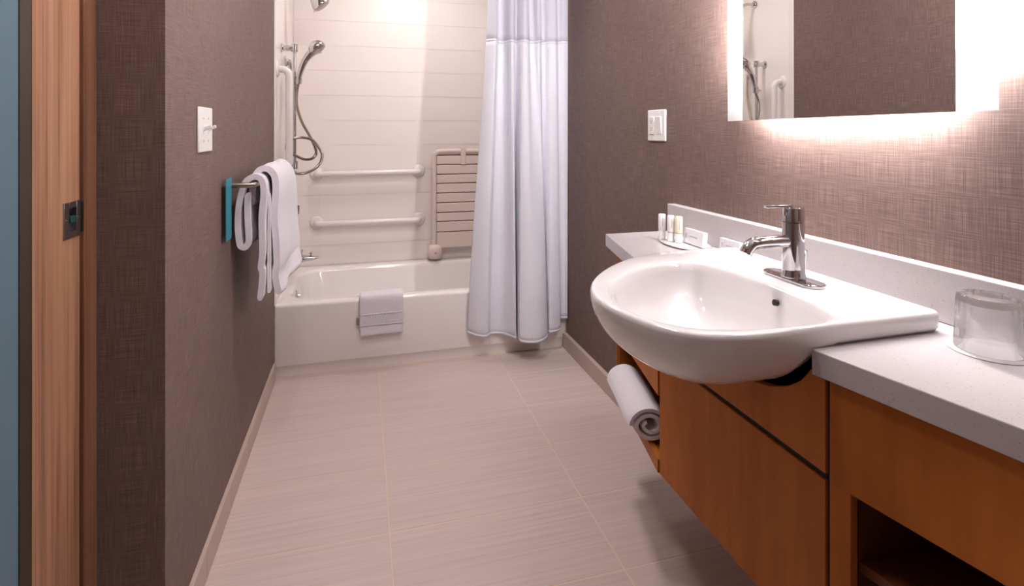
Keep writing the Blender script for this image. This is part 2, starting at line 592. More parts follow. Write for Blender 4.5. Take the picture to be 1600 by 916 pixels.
MB().lathe([(0.032, 0), (0.03, 0.003), (0.012, 0.005)], (IX0 + 0.24, 0.645, 0.0555), 'Z', 24).build('drain', CHROME, tub)

# ------------------------------------------------------------------ towel over the tub edge, with a dark mat under it
def strip(name, prof, th, e0, e1, axis, mat, parent=None, n=6, ne=14, wob=0.0, seed=0, taper=None, warp=None):
    """Thick sheet: prof = 2D profile (a, z) swept along the other horizontal axis from e0 to e1."""
    P = cr([Vector((p[0], p[1], 0)) for p in prof], n)
    m = len(P)
    N = []
    for i in range(m):
        t = P[min(i + 1, m - 1)] - P[max(i - 1, 0)]
        N.append(Vector((-t.y, t.x, 0)).normalized())
    ring = []
    cap = 3
    for i in range(m):
        ring.append((P[i] + N[i] * th / 2, i / (m - 1)))
    te = (P[-1] - P[-2]).normalized()
    for k in range(1, cap):
        a = PI * k / cap
        ring.append((P[-1] + N[-1] * th / 2 * math.cos(a) + te * th / 2 * math.sin(a), 1))
    for i in range(m - 1, -1, -1):
        ring.append((P[i] - N[i] * th / 2, i / (m - 1)))
    ts = (P[0] - P[1]).normalized()
    for k in range(1, cap):
        a = PI * k / cap
        ring.append((P[0] - N[0] * th / 2 * math.cos(a) + ts * th / 2 * math.sin(a), 0))
    loops = []
    for j in range(ne + 1):
        q = j / ne
        # round the two open edges
        shrink = 1.0
        lp = []
        for p, u in ring:
            a, z = p.x, p.y
            lo, hi = (e0, e1) if taper is None else taper(u)
            e = lo + (hi - lo) * q
            if warp:
                a, z = warp(a, z, u, q)
            if wob:
                nv = Vector((a * 6 + seed, e * 7, z * 6))
                w = noise.noise(nv) * wob
                w2 = noise.noise(nv * 0.6 + Vector((5, 3, 1))) * wob
                a += w
                z += w2 * 0.7
                e += noise.noise(nv + Vector((9, 2, 4))) * wob
            lp.append(Vector((a, e, z)) if axis == 'Y' else Vector((e, a, z)))
        loops.append(lp)
    mb = MB().loft(loops, True, True)
    return mb.build(name, mat, parent, angle=1.2)

tt = thing('hand_towel', (0.016, 0.26, 0.17), 'white hand towel with a ribbed band draped over the bathtub edge', 'towel')
strip('towel_cloth', [(0.352, 0.24), (0.349, 0.33), (0.338, 0.362), (0.30, 0.372), (0.262, 0.370), (0.247, 0.355), (0.244, 0.31), (0.242, 0.25), (0.238, 0.178)], 0.011, -0.088, 0.122, 'X', TOWEL, tt, wob=0.004, seed=2)
strip('towel_cloth', [(0.348, 0.30), (0.343, 0.352), (0.30, 0.3605), (0.264, 0.360), (0.254, 0.345), (0.251, 0.30), (0.250, 0.192)], 0.009, -0.092, 0.108, 'X', TOWEL, tt, wob=0.003, seed=4)
band = MB()
for k in range(15):
    x = -0.082 + 0.198 * k / 14.5
    band.tube([(x + 0.020, 0.2365, 0.272), (x + 0.011, 0.2350, 0.253), (x + 0.001, 0.2335, 0.233)], 0.0022, 6)
band.tube([(-0.086, 0.2360, 0.278), (0.02, 0.236, 0.280), (0.119, 0.2360, 0.281)], 0.0022, 6)
band.tube([(-0.086, 0.2330, 0.226), (0.02, 0.232, 0.227), (0.117, 0.2330, 0.228)], 0.0022, 6)
band.build('ribbed_band', TOWEL, tt)
mt = strip('bath_mat', [(0.345, 0.30), (0.341, 0.3475), (0.30, 0.3555), (0.268, 0.3555), (0.2585, 0.345), (0.2575, 0.30), (0.2572, 0.205)], 0.004, -0.100, 0.112, 'X', BLACKRUBBER, None, n=5, ne=8)
bpy.data.objects.remove(mt)
cl = MB()
cl.box(-0.106, -0.090, 0.247, 0.2575, 0.226, 0.262).build('mat_clip', DARKMETAL, bevel=0.002)
tag(bpy.data.objects['mat_clip'], 'small dark metal clip on the tub apron at the hand towel edge', 'clip')

# ------------------------------------------------------------------ grab bars
def grab_bar(A, B, off, wallp, label, group='white grab bars round the tub'):
    """A, B: ends at the wall; off: outward vector."""
    A, B, off = Vector(A), Vector(B), Vector(off)
    d = (B - A).normalized()
    L = off.length
    o = off.normalized()
    t = thing('grab_bar', (A + B) / 2, label, 'grab bar', group)
    R = min(0.035, L * 0.6)
    pts = [A + o * 0.004]
    pts += [A + o * (L - R)]
    for k in range(1, 7):
        a = PI / 2 * k / 6
        pts.append(A + o * (L - R + R * math.sin(a)) + d * (R - R * math.cos(a)))
    for k in range(0, 7):
        a = PI / 2 * k / 6
        pts.append(B + o * (L - R + R * math.cos(a)) - d * (R - R * math.sin(a)))
    pts.append(B + o * 0.004)
    MB().tube(pts, 0.0178, 18).build('bar', WHITEBAR, t, angle=1.2)
    z = o
    x = d
    y = z.cross(x)
    rot = Matrix((x, y, z)).transposed()
    for P in (A, B):
        MB().lathe([(0.041, 0.0), (0.041, 0.003), (0.036, 0.008), (0.0175, 0.010)], P, rot=rot, seg=32).build('flange', WHITEBAR, t, angle=0.9)
    return t
grab_bar((-0.352, YB - 0.004, 0.928), (0.276, YB - 0.004, 0.934), (0, -0.055, 0), None, 'upper horizontal white grab bar on the cream back wall')
grab_bar((-0.352, YB - 0.004, 0.622), (0.276, YB - 0.004, 0.622), (0, -0.055, 0), None, 'lower horizontal white grab bar just above the tub rim')
grab_bar((XL, 0.36, 1.506), (XL, 0.36, 1.008), (0.057, 0, 0), None, 'tall vertical white grab bar beside the chrome slide rail')

# ------------------------------------------------------------------ shower fittings on the left shower wall
YP = 0.64          # tub spout and valve
YQ = 0.52          # slide rail
XQ = -0.425
sr = thing('slide_rail', (XQ, YQ, 1.0), 'chrome vertical slide rail holding the hand shower on the shower wall', 'shower rail')
MB().tube([(XQ, YQ, 0.993), (XQ, YQ, 1.657)], 0.0092, 16).build('rail', CHROME, sr)
for z in (1.635, 1.015):
    m = MB()
    m.tube([(XL + 0.001, YQ, z), (-0.455, YQ, z), (XQ + 0.012, YQ, z)], 0.0145, 16)
    m.lathe([(0.024, 0), (0.024, 0.006), (0.016, 0.010)], (XL + 0.0005, YQ, z), 'X', 24)
    m.tube([(XQ, YQ, z - 0.021), (XQ, YQ, z + 0.021)], 0.0170, 16)
    m.build('wall_mount', CHROME, sr)
sl = MB()
sl.tube([(XQ, YQ, 1.441), (XQ, YQ, 1.484)], 0.0165, 16)
sl.tube([(XQ, YQ, 1.462), (-0.400, 0.506, 1.459)], 0.0105, 14)
sl.tube([(XQ, YQ, 1.462), (XQ - 0.032, YQ, 1.462)], 0.008, 14)
sl.lathe([(0.0140, -0.014), (0.0160, 0.014)], (-0.4005, 0.501, 1.459), 'Z', 16)
sl.build('slider', CHROME, sr)

hs = thing('hand_shower', (-0.40, 0.62, 1.0), 'chrome hand shower with a coiled metal hose hanging from the slide rail', 'hand shower')
hp = cr([(-0.4064, 0.501, 1.4427), (-0.4006, 0.501, 1.4793), (-0.391, 0.501, 1.5178), (-0.3746, 0.501, 1.5611), (-0.3515, 0.501, 1.5977), (-0.3255, 0.501, 1.6237), (-0.2995, 0.501, 1.6382)], 6)
rr = []
for i in range(len(hp)):
    u = i / (len(hp) - 1)
    rr.append(0.0105 + 0.007 * math.sin(min(1, u * 1.4) * PI * 0.55) + (0.012 * max(0, (u - 0.55) / 0.45)))
MB().tube(hp, rr, 18).build('handle', CHROME, hs, angle=1.2)
dirv = Vector((0.52, -0.16, -0.72)).normalized()
xx = dirv.cross(Vector((0, 1, 0))).normalized()
rot = Matrix((xx, dirv.cross(xx), dirv)).transposed()
HC = Vector((-0.3135, 0.501, 1.641))
MB().lathe([(0.006, -0.034), (0.024, -0.031), (0.038, -0.020), (0.0465, -0.004), (0.0475, 0.008), (0.044, 0.016)], HC, rot=rot, seg=32).build('shower_face', CHROME, hs, angle=0.9)
MB().lathe([(0.041, 0.0), (0.036, 0.004)], HC + dirv * 0.0155, rot=rot, seg=28).build('spray_plate', STEEL, hs)
hose_pts = [(-0.4064, 0.5009, 1.4427), (-0.4112, 0.4816, 1.3926), (-0.4093, 0.472, 1.329), (-0.3842, 0.4623, 1.2453), (-0.3457, 0.4623, 1.1711), (-0.3207, 0.4623, 1.1172), (-0.3139, 0.472, 1.0767), (-0.3361, 0.4816, 1.0498), (-0.3746, 0.4816, 1.0469), (-0.4189, 0.4912, 1.0671), (-0.4574, 0.4816, 1.0893), (-0.4555, 0.472, 1.1326), (-0.4189, 0.4527, 1.1576), (-0.3746, 0.4431, 1.1615), (-0.3303, 0.4431, 1.148), (-0.2947, 0.4431, 1.1027), (-0.2822, 0.4527, 1.0661), (-0.2947, 0.472, 1.0247), (-0.3265, 0.4816, 0.992), (-0.3746, 0.4816, 0.9727), (-0.4218, 0.5009, 0.9766), (-0.4555, 0.5394, 1.0267), (-0.460, 0.60, 1.2), (-0.463, 0.655, 1.40), (-0.463, 0.66, 1.535)]
hc = cr(hose_pts, 26)
hr = [0.0072 + (0.0009 if k % 2 else -0.0006) for k in range(len(hc))]
MB().tube(hc, hr, 10).build('hose', STEEL, hs, angle=0.2)
el = thing('hose_elbow', (XL, 0.66, 1.57), 'round chrome hose outlet on the shower wall behind the slide rail', 'hose outlet')
m = MB()
m.lathe([(0.030, 0.0), (0.030, 0.006), (0.022, 0.014), (0.013, 0.016), (0.013, 0.03)], (XL, 0.66, 1.578), 'X', 28)
m.build('escutcheon', CHROME, el)
MB().tube([(-0.467, 0.66, 1.578), (-0.463, 0.66, 1.565), (-0.463, 0.66, 1.536)], 0.0105, 14).build('outlet', CHROME, el)

sh = thing('overhead_shower', (XL, 0.62, 1.95), 'chrome fixed shower head tilted down at the top edge of the view', 'shower head')
MB().tube(cr([(XL, 0.62, 2.05), (-0.43, 0.62, 2.05), (-0.38, 0.62, 2.02), (-0.348, 0.62, 1.97)], 6), 0.010, 14).build('arm', CHROME, sh)
MB().lathe([(0.028, 0), (0.026, 0.006), (0.012, 0.010)], (XL, 0.62, 2.05), 'X', 24).build('flange', CHROME, sh)
dv = Vector((0.62, -0.05, -0.78)).normalized()
xx = dv.cross(Vector((0, 1, 0))).normalized()
rot = Matrix((xx, dv.cross(xx), dv)).transposed()
MB().lathe([(0.015, -0.02), (0.020, -0.005), (0.028, 0.02), (0.046, 0.062), (0.053, 0.085), (0.051, 0.096)], (-0.352, 0.62, 1.962), rot=rot, seg=28).build('head', CHROME, sh, angle=0.8)
MB().lathe([(0.045, 0.0), (0.038, 0.004)], Vector((-0.352, 0.62, 1.962)) + dv * 0.0955, rot=rot, seg=28).build('spray_plate', STEEL, sh)
MB().tube([(-0.322, 0.60, 1.865), (-0.334, 0.585, 1.845)], 0.004, 8).build('spray_lever', CHROME, sh)

vv = thing('mixer_valve', (XL, YP, 0.73), 'chrome mixer valve lever beside the hanging bath towel', 'valve')
MB().lathe([(0.075, 0), (0.074, 0.005), (0.028, 0.009), (0.024, 0.045), (0.022, 0.058)], (XL, YP, 0.737), 'X', 36).build('valve_plate', CHROME, vv)
MB().tube([(-0.445, YP, 0.737), (-0.423, YP, 0.737), (-0.420, YP, 0.742), (-0.420, YP, 0.785)], 0.0072, 12).build('lever', CHROME, vv)
sp = thing('tub_spout', (XL, YP, 0.49), 'chrome tub spout with pull-up diverter below the hanging towel', 'spout')
m = MB()
def spsec(x, zt, zb_, w):
    return [Vector((x, YP + w * math.cos(a) * (1 if True else 1), (zt + zb_) / 2 + (zt - zb_) / 2 * math.sin(a))) for a in [2 * PI * k / 20 for k in range(20)]]
m.loft([spsec(XL, 0.515, 0.46, 0.030), spsec(-0.46, 0.514, 0.462, 0.027), spsec(-0.40, 0.510, 0.468, 0.024), spsec(-0.345, 0.503, 0.475, 0.021), spsec(-0.312, 0.498, 0.486, 0.018)])
m.build('spout_body', CHROME, sp)
MB().lathe([(0.005, -0.012), (0.005, 0.008), (0.008, 0.010), (0.009, 0.020), (0.006, 0.022)], (-0.353, YP, 0.503), 'Z', 16).build('diverter_knob', CHROME, sp)
MB().lathe([(0.004, -0.012), (0.004, 0.010), (0.010, 0.026), (0.009, 0.028)], (-0.402, YP, 0.510), 'Z', 16).build('handle_peg', CHROME, sp)

# ------------------------------------------------------------------ folded shower seat on the back wall
seat = thing('shower_bench', (0.6, YB - 0.05, 0.40), 'cream fold-up slatted shower seat stowed against the back wall behind the curtain', 'shower seat')
SX0, SX1, SY = 0.372, 0.90, YB - 0.052
fr = MB()
fr.tube(cr([(SX0, SY, 0.40), (SX0, SY, 0.7), (SX0, SY, 1.01), (SX0 + 0.012, SY, 1.046), (SX0 + 0.05, SY, 1.062), (0.6, SY, 1.062), (SX1 - 0.05, SY, 1.062), (SX1 - 0.012, SY, 1.046), (SX1, SY, 1.01), (SX1, SY, 0.7), (SX1, SY, 0.40)], 6), 0.0155, 16)
fr.build('frame', CREAMPLASTIC, seat, angle=1.2)
edges = [1.035, 0.975, 0.912, 0.853, 0.790, 0.727, 0.663, 0.605, 0.537, 0.432]
MB().box(SX0 + 0.005, SX1 - 0.005, SY + 0.004, SY + 0.010, 0.45, 1.04).build('backing', plain('brown painted gap shade', (0.20, 0.11, 0.07), 0.8), seat, smooth=False)  # brown sheet added to paint shade into the gaps between slats
for a, b in zip(edges[:-1], edges[1:]):
    MB().box(SX0 + 0.016, SX1 - 0.016, SY - 0.008, SY + 0.006, b + 0.003, a - 0.003).build('slat', CREAMPLASTIC, seat, bevel=0.003)
MB().box(0.545, 0.577, SY - 0.020, SY + 0.010, 0.975, 1.09).build('strap', CREAMPLASTIC, seat, bevel=0.004)
for x in (SX0, SX1):
    m = MB()
    m.lathe([(0.012, -0.048), (0.034, -0.046), (0.045, -0.030), (0.047, -0.01), (0.045, 0.018), (0.036, 0.036), (0.012, 0.042)], (x + 0.004, SY - 0.006, 0.416), 'Z', 28)
    hk = m.build('hinge_cap', CREAMPLASTIC, seat, angle=1.0)
    MB().lathe([(0.006, 0), (0.006, 0.003)], (x + 0.004, SY - 0.0545, 0.412), rot=Matrix(((1, 0, 0), (0, 0, -1), (0, 1, 0))), seg=14).build('screw', STEEL, hk)

# ------------------------------------------------------------------ shower curtain and its rod
bot = [(0.453, 0.243), (0.495, 0.206), (0.545, 0.198), (0.580, 0.240), (0.640, 0.236), (0.688, 0.168), (0.697, 0.172), (0.708, 0.230), (0.716, 0.232), (0.704, 0.140), (0.716, 0.118), (0.752, 0.100), (0.795, 0.097), (0.842, 0.122), (0.868, 0.160), (0.870, 0.225), (0.878, 0.226), (0.884, 0.188), (0.905, 0.180), (0.955, 0.204), (0.960, 0.236), (0.968, 0.236), (0.985, 0.222), (1.006, 0.226)]
hemz = [0.136, 0.128, 0.122, 0.117, 0.113, 0.112, 0.112, 0.114, 0.114, 0.112, 0.108, 0.106, 0.106, 0.108, 0.112, 0.114, 0.115, 0.115, 0.116, 0.118, 0.165, 0.168, 0.170, 0.170]
top = [(0.566, 0.236), (0.585, 0.200), (0.603, 0.186), (0.622, 0.240), (0.648, 0.243), (0.664, 0.188), (0.682, 0.176), (0.700, 0.200), (0.714, 0.214), (0.724, 0.190), (0.742, 0.166), (0.764, 0.176), (0.780, 0.216), (0.800, 0.210), (0.812, 0.174), (0.830, 0.170), (0.846, 0.212), (0.866, 0.218), (0.884, 0.188), (0.918, 0.178), (0.938, 0.214), (0.955, 0.228), (0.975, 0.208), (1.004, 0.215)]
B3 = cr([(x, y, z) for (x, y), z in zip(bot, hemz)], 7)
T3 = cr([(x, y, 1.99) for x, y in top], 7)
ZS = 1.672
def curtain_piece(name, mat, parent, f0, f1, rows, th=0.0, off=0.0):
    mb = MB()
    n = len(B3)
    vsx = []
    for j in range(rows + 1):
        u0 = f0 + (f1 - f0) * j / rows
        for i in range(n):
            b, t = B3[i], T3[i]
            z = b.z + (t.z - b.z) * u0
            s = min(1.0, (z - 0.11) / 1.88)
            s = s * s * (3 - 2 * s) * 0.45 + s * 0.55
            x = b.x + (t.x - b.x) * s
            y = b.y + (t.y - b.y) * s
            w = 0.006 * noise.noise(Vector((x * 6, z * 2.2, 3.1)))
            vsx.append((x + w * 0.5, y + w - off, z))
    mb.add(vsx, [(j * n + i, j * n + i + 1, (j + 1) * n + i + 1, (j + 1) * n + i) for j in range(rows) for i in range(n - 1)])
    o = mb.build(name, mat, parent, angle=3.0, recalc=False)
    m = o.modifiers.new('solidify', 'SOLIDIFY')
    m.thickness = 0.0012
    m.offset = 0
    return o
sc_ = thing('shower_curtain', (0.75, 0.2, 0.11), 'white waffle-weave shower curtain with a sheer top band, drawn to the right', 'shower curtain')
fs = (ZS - 0.115) / (1.99 - 0.115)
curtain_piece('curtain_cloth', CURTAIN, sc_, 0.0, fs, 46)
curtain_piece('sheer_band', SHEER, sc_, fs, 1.135, 16)
curtain_piece('hem', HEM, sc_, 0.0, 0.007, 2, off=0.0016)
curtain_piece('seam', HEM, sc_, fs - 0.004, fs + 0.002, 2, off=0.0016)
rod = thing('curtain_rod', (0.26, 0.215, 2.27), 'chrome curtain rod spanning the tub opening above the shower curtain', 'curtain rod')
MB().tube([(XL + 0.001, 0.215, 2.27), (XR - 0.001, 0.215, 2.27)], 0.0125, 16).build('rod', CHROME, rod)
for x, d in ((XL, 1), (XR, -1)):
    MB().lathe([(0.03, 0), (0.028, 0.008 * d), (0.014, 0.016 * d)], (x, 0.215, 2.27), 'X', 24).build('flange', CHROME, rod)
for i in range(9):
    x = 0.58 + i * 0.05
    r = MB().tube([(x, 0.215 + 0.026 * math.sin(2 * PI * k / 24), 2.258 + 0.032 * math.cos(2 * PI * k / 24)) for k in range(25)], 0.0018, 6).build('ring', CHROME, sc_)

# ------------------------------------------------------------------ towel bar with two towels and a card on the left wall
YTB0, YTB1, ZTB = -0.673, -0.16, 1.024
tb = thing('towel_bar', (XL, -0.42, ZTB), 'brushed metal towel bar on the left wall holding two white towels', 'towel bar')
XBAR = -0.412
MB().tube([(XL + 0.002, YTB0, ZTB), (XBAR - 0.012, YTB0, ZTB), (XBAR - 0.004, YTB0 + 0.003, ZTB), (XBAR, YTB0 + 0.011, ZTB), (XBAR, YTB1 - 0.011, ZTB), (XBAR - 0.004, YTB1 - 0.003, ZTB), (XBAR - 0.012, YTB1, ZTB), (XL + 0.002, YTB1, ZTB)], 0.0085, 14).build('bar', STEEL, tb)
for y in (YTB0, YTB1):
    MB().lathe([(0.019, 0), (0.018, 0.004), (0.010, 0.006)], (XL, y, ZTB), 'X', 24).build('wall_plate', STEEL, tb)

ft = thing('folded_towel', (-0.42, -0.47, 0.64), 'thick folded white towel looped over the near end of the towel bar', 'towel')
bt = thing('bath_towel', (-0.36, -0.44, 0.64), 'large white towel draped over the folded towel on the towel bar', 'towel')
# inner folded layer: loop on the wall side, over the bar, long tail on the room side
strip('folded_layer', [(-0.437, 0.985), (-0.435, 0.92), (-0.434, 0.845), (-0.441, 0.822), (-0.453, 0.818), (-0.463, 0.832), (-0.465, 0.90), (-0.459, 0.98), (-0.445, 1.030), (-0.418, 1.047), (-0.397, 1.036), (-0.389, 0.99), (-0.392, 0.90), (-0.394, 0.80), (-0.399, 0.752), (-0.394, 0.735), (-0.394, 0.70), (-0.398, 0.652)], 0.0185, YTB0 + 0.022, -0.30, 'Y', TOWEL, ft, wob=0.007, seed=11, ne=20)
def tp(u):
    # the far edge of the flap is drawn in towards its lower end
    hi = -0.20 - 0.10 * max(0.0, (u - 0.6) / 0.4) ** 1.5
    lo = YTB0 + 0.060 + 0.02 * u
    return lo, hi
def flare(a, z, u, q):
    # the flap swings out from the wall towards its far end, its near corner hangs lowest
    k = max(0.0, (u - 0.35) / 0.65)
    return a + 0.034 * q * k + 0.008 * math.sin(q * 9.0) * k, z + 0.035 * q * k * k
strip('outer_flap', [(-0.430, 0.96), (-0.428, 1.035), (-0.413, 1.069), (-0.388, 1.072), (-0.366, 1.045), (-0.359, 0.99), (-0.361, 0.90), (-0.360, 0.82), (-0.357, 0.75), (-0.362, 0.71), (-0.354, 0.655)], 0.021, 0, 0, 'Y', TOWEL, bt, wob=0.008, seed=23, taper=tp, ne=26, warp=flare)
strip('flap_lining', [(-0.394, 1.0), (-0.381, 0.97), (-0.380, 0.86), (-0.378, 0.75), (-0.379, 0.66)], 0.009, YTB0 + 0.055, -0.36, 'Y', TOWEL, bt, wob=0.005, seed=31, ne=16)
tc = MB().box(-0.4775, -0.4755, -0.770, -0.700, 0.862, 1.052).build('hanging_card', TEAL, bevel=0.0005)
tag(tc, 'teal card hanging at the near end of the towel bar', 'card')

# ------------------------------------------------------------------ switch plates
sw = thing('light_switch', (XL, -0.956, 1.14), 'white double toggle switch plate on the left papered wall', 'light switch')
MB().box(XL, XL + 0.006, -1.022, -0.892, 1.142, 1.262).build('plate', WHITEPLASTIC, sw, bevel=0.0035, bseg=3)
for i, y in enumerate((-0.981, -0.935)):
    MB().box(XL + 0.004, XL + 0.0075, y - 0.0055, y + 0.0055, 1.190, 1.214).build('toggle_frame', WHITEPLASTIC, sw, bevel=0.001)
    zt = 1.207
    MB().add([(XL + 0.006, y - 0.0045, 1.198), (XL + 0.006, y + 0.0045, 1.198), (XL + 0.006, y + 0.0045, 1.208), (XL + 0.006, y - 0.0045, 1.208),
              (XL + 0.026, y - 0.0035, zt), (XL + 0.026, y + 0.0035, zt), (XL + 0.024, y + 0.0035, zt + 0.008), (XL + 0.024, y - 0.0035, zt + 0.008)],
             [(3, 2, 1, 0), (4, 5, 6, 7), (0, 1, 5, 4), (1, 2, 6, 5), (2, 3, 7, 6), (3, 0, 4, 7)]).build('toggle', WHITEPLASTIC, sw, bevel=0.001)
    for z in (1.172, 1.232):
        MB().lathe([(0.0032, 0), (0.003, 0.001), (0.0012, 0.0014)], (XL + 0.006, y, z), 'X', 12).build('screw', GREYPAINT, sw)
ou = thing('wall_outlet', (XR, -0.716, 1.16), 'white outlet and rocker switch plate on the right wall left of the mirror', 'outlet')
MB().box(XR - 0.007, XR, -0.781, -0.651, 1.159, 1.278).build('plate', WHITEPLASTIC, ou, bevel=0.004, bseg=3)
oc = MB().box(XR - 0.0105, XR - 0.004, -0.703, -0.668, 1.185, 1.252).build('outlet_face', WHITEPLASTIC, ou, bevel=0.0012)
for z in (1.205, 1.233):
    for dy, hh in ((-0.006, 0.007), (0.006, 0.006)):
        MB().box(XR - 0.0108, XR - 0.010, -0.6855 + dy - 0.0009, -0.6855 + dy + 0.0009, z, z + hh).build('slot', HOLE, oc, smooth=False)
    MB().lathe([(0.0022, 0), (0.0022, -0.0008)], (XR - 0.0102, -0.6855, z - 0.005), 'X', 10).build('ground_hole', HOLE, oc)
MB().add([(XR - 0.004, -0.755, 1.185), (XR - 0.004, -0.720, 1.185), (XR - 0.004, -0.720, 1.252), (XR - 0.004, -0.755, 1.252), (XR - 0.008, -0.755, 1.185), (XR - 0.008, -0.720, 1.185), (XR - 0.0125, -0.720, 1.252), (XR - 0.0125, -0.755, 1.252)],
         [(3, 2, 1, 0), (4, 5, 6, 7), (0, 1, 5, 4), (1, 2, 6, 5), (2, 3, 7, 6), (3, 0, 4, 7)]).build('rocker', WHITEPLASTIC, ou, bevel=0.001)
for y in (-0.6855, -0.7375):
    for z in (1.171, 1.266):
        MB().lathe([(0.003, 0), (0.0026, -0.0012)], (XR - 0.0068, y, z), 'X', 12).build('screw', GREYPAINT, ou)

# ------------------------------------------------------------------ vanity: cabinets
ZB, ZU = 0.315, 0.792
XFACE = 0.66
cc = thing('vanity_cabinet', (0.82, -1.595, ZB), 'cherry wood wall-hung cabinet with a door below the sink', 'cabinet')
CY0, CY1 = -1.8575, -1.333
for y in (CY0, CY1 - 0.016):
    MB().box(XFACE + 0.019, XR - 0.001, y + (0.004 if y == CY0 else 0), y + 0.016, ZB, ZU - 0.001).build('side_panel', CHERRY, cc, bevel=0.0008)
MB().box(XFACE + 0.019, XR - 0.001, CY0 + 0.02, CY1 - 0.016, ZB, ZB + 0.018).build('bottom_panel', CHERRY, cc, bevel=0.0008)
MB().box(XR - 0.012, XR - 0.001, CY0 + 0.02, CY1 - 0.016, ZB + 0.018, ZU - 0.14).build('back_panel', INSIDE_SHADE, cc, smooth=False)
MB().box(XFACE + 0.0195, XFACE + 0.026, CY0 + 0.02, CY1 - 0.016, 0.60, 0.66).build('inner_rail', INSIDE_SHADE, cc, smooth=False)
MB().box(XFACE, XFACE + 0.019, CY0, CY1, ZB, 0.6205).build('door', CHERRY, cc, bevel=0.001)
MB().box(XFACE + 0.005, XFACE + 0.019, CY0 + 0.001, CY1 - 0.001, 0.6207, 0.6313).build('gap_shade_strip', INSIDE_SHADE, cc, smooth=False)  # black strip added to paint the shade between door and upper front
MB().box(XFACE + 0.006, XFACE + 0.025, CY0 - 0.0085, CY0 - 0.0002, ZB + 0.002, ZU - 0.002).build('gap_shade_strip', INSIDE_SHADE, cc, smooth=False)  # same painted shade, in the upright gap beside the near wing
# upper front with the cut-out that clears the bowl
arc = [(-1.826, ZU), (-1.820, 0.782), (-1.804, 0.762), (-1.772, 0.738), (-1.73, 0.719), (-1.67, 0.705), (-1.595, 0.700)]
arc = [(a, b) for a, b in arc]
left_arc = [(-1.595 * 2 - a, b) for a, b in reversed(arc[:-1])]
poly = [(CY0, 0.632), (CY1, 0.632), (CY1, ZU)] + [p for p in reversed(left_arc)] + [p for p in reversed(arc)] + [(CY0, ZU)]
MB().prism(poly, XFACE, XFACE + 0.019, T=lambda a, b, c: (c, a, b)).build('upper_front', CHERRY, cc, smooth=False, bevel=0.0008)

def wing(y_in, y_out, x_in, x_out, name, label):
    """open shelf cabinet whose front runs from (x_in, y_in) at the centre to (x_out, y_out) at the end"""
    t = thing(name, ((x_in + XR) / 2, (y_in + y_out) / 2, ZB), label, 'cabinet')
    A, B = Vector((x_in, y_in, 0)), Vector((x_out, y_out, 0))
    d = (B - A)
    Lw = d.length
    d.normalize()
    nrm = Vector((abs(d.y), -d.x * (1 if d.y < 0 else -1) * -1, 0))
    nrm = Vector((-d.y, d.x, 0))
    if nrm.x < 0:
        nrm = -nrm
    def T(u, w, z):
        p = A + d * u + nrm * w
        return (p.x, p.y, z)
    return t, T, Lw
# left wing
lw, TL, LL = wing(-1.3285, -0.905, 0.657, 0.748, 'shelf_cabinet', 'cherry wood open cubby at the far end of the vanity with a rolled towel')
MB().box(0, LL, 0.0, 0.016, 0.515, ZU - 0.001, TL).build('top_rail', CHERRY, lw, bevel=0.0008)
MB().box(0, LL, 0.0, 0.016, ZB, 0.350, TL).build('bottom_rail', CHERRY, lw, bevel=0.0008)
MB().box(LL - 0.006, LL, 0.0, 0.016, 0.350, 0.515, TL).build('end_stile', CHERRY, lw, bevel=0.0008)
def quadpanel(pts, z0, z1):
    return MB().prism(pts, z0, z1)
quadpanel([(0.749 + 0.004, -0.9055), (XR - 0.021, -0.9055), (XR - 0.021, -0.921), (0.749 + 0.001, -0.921)], ZB, ZU - 0.001).build('end_panel', CHERRY, lw, smooth=False)
quadpanel([(0.6745, -1.3285), (0.765, -0.922), (XR - 0.021, -0.922), (XR - 0.021, -1.3285)], ZB + 0.001, 0.345).build('cubby_floor', CHERRY, lw, smooth=False)
quadpanel([(0.6745, -1.3285), (0.765, -0.922), (XR - 0.021, -0.922), (XR - 0.021, -1.3285)], 0.530, 0.545).build('cubby_top', SHADECHERRY, lw, smooth=False)
MB().box(XR - 0.035, XR - 0.022, -1.3285, -0.9225, 0.346, 0.529).build('back_panel', SHADECHERRY, lw, smooth=False)
# right wing
rw, TR, LR = wing(-1.8670, -2.285, 0.6595, 0.747, 'shelf_cabinet', 'cherry wood cabinet with a dark open recess at the near end of the vanity')
MB().box(0, LR, 0.0, 0.018, 0.6235, ZU - 0.001, TR).build('top_rail', CHERRY, rw, bevel=0.0008)
MB().box(0, 0.0345, 0.0, 0.018, ZB, 0.6235, TR).build('stile', CHERRY, rw, bevel=0.0008)
MB().box(LR - 0.036, LR, 0.0, 0.018, ZB, 0.6235, TR).build('stile', CHERRY, rw, bevel=0.0008)
MB().box(0.0345, LR - 0.036, 0.0, 0.018, ZB, 0.345, TR).build('bottom_rail', CHERRY, rw, bevel=0.0008)
rin = [(0.6805, -1.8675), (0.765, -2.276), (XR - 0.021, -2.276), (XR - 0.021, -1.8675)]
quadpanel(rin, ZB + 0.001, 0.333).build('bottom_panel', INSIDE_SHADE, rw, smooth=False)
quadpanel(rin, 0.626, 0.640).build('top_panel', INSIDE_SHADE, rw, smooth=False)
MB().box(XR - 0.035, XR - 0.022, -2.276, -1.8675, 0.334, 0.625).build('back_panel', INSIDE_SHADE, rw, smooth=False)
MB().box(0.70, XR - 0.036, -1.884, -1.8675, 0.334, 0.625).build('side_panel', SHADECHERRY, rw, smooth=False)
quadpanel([(0.7005, -1.8845), (0.782, -2.274), (XR - 0.037, -2.274), (XR - 0.037, -1.8845)], 0.482, 0.499).build('shelf', plain('part-shaded cherry', (0.16, 0.045, 0.010), 0.5), rw, smooth=False)  # cherry colour lowered to paint the recess shade on the shelf

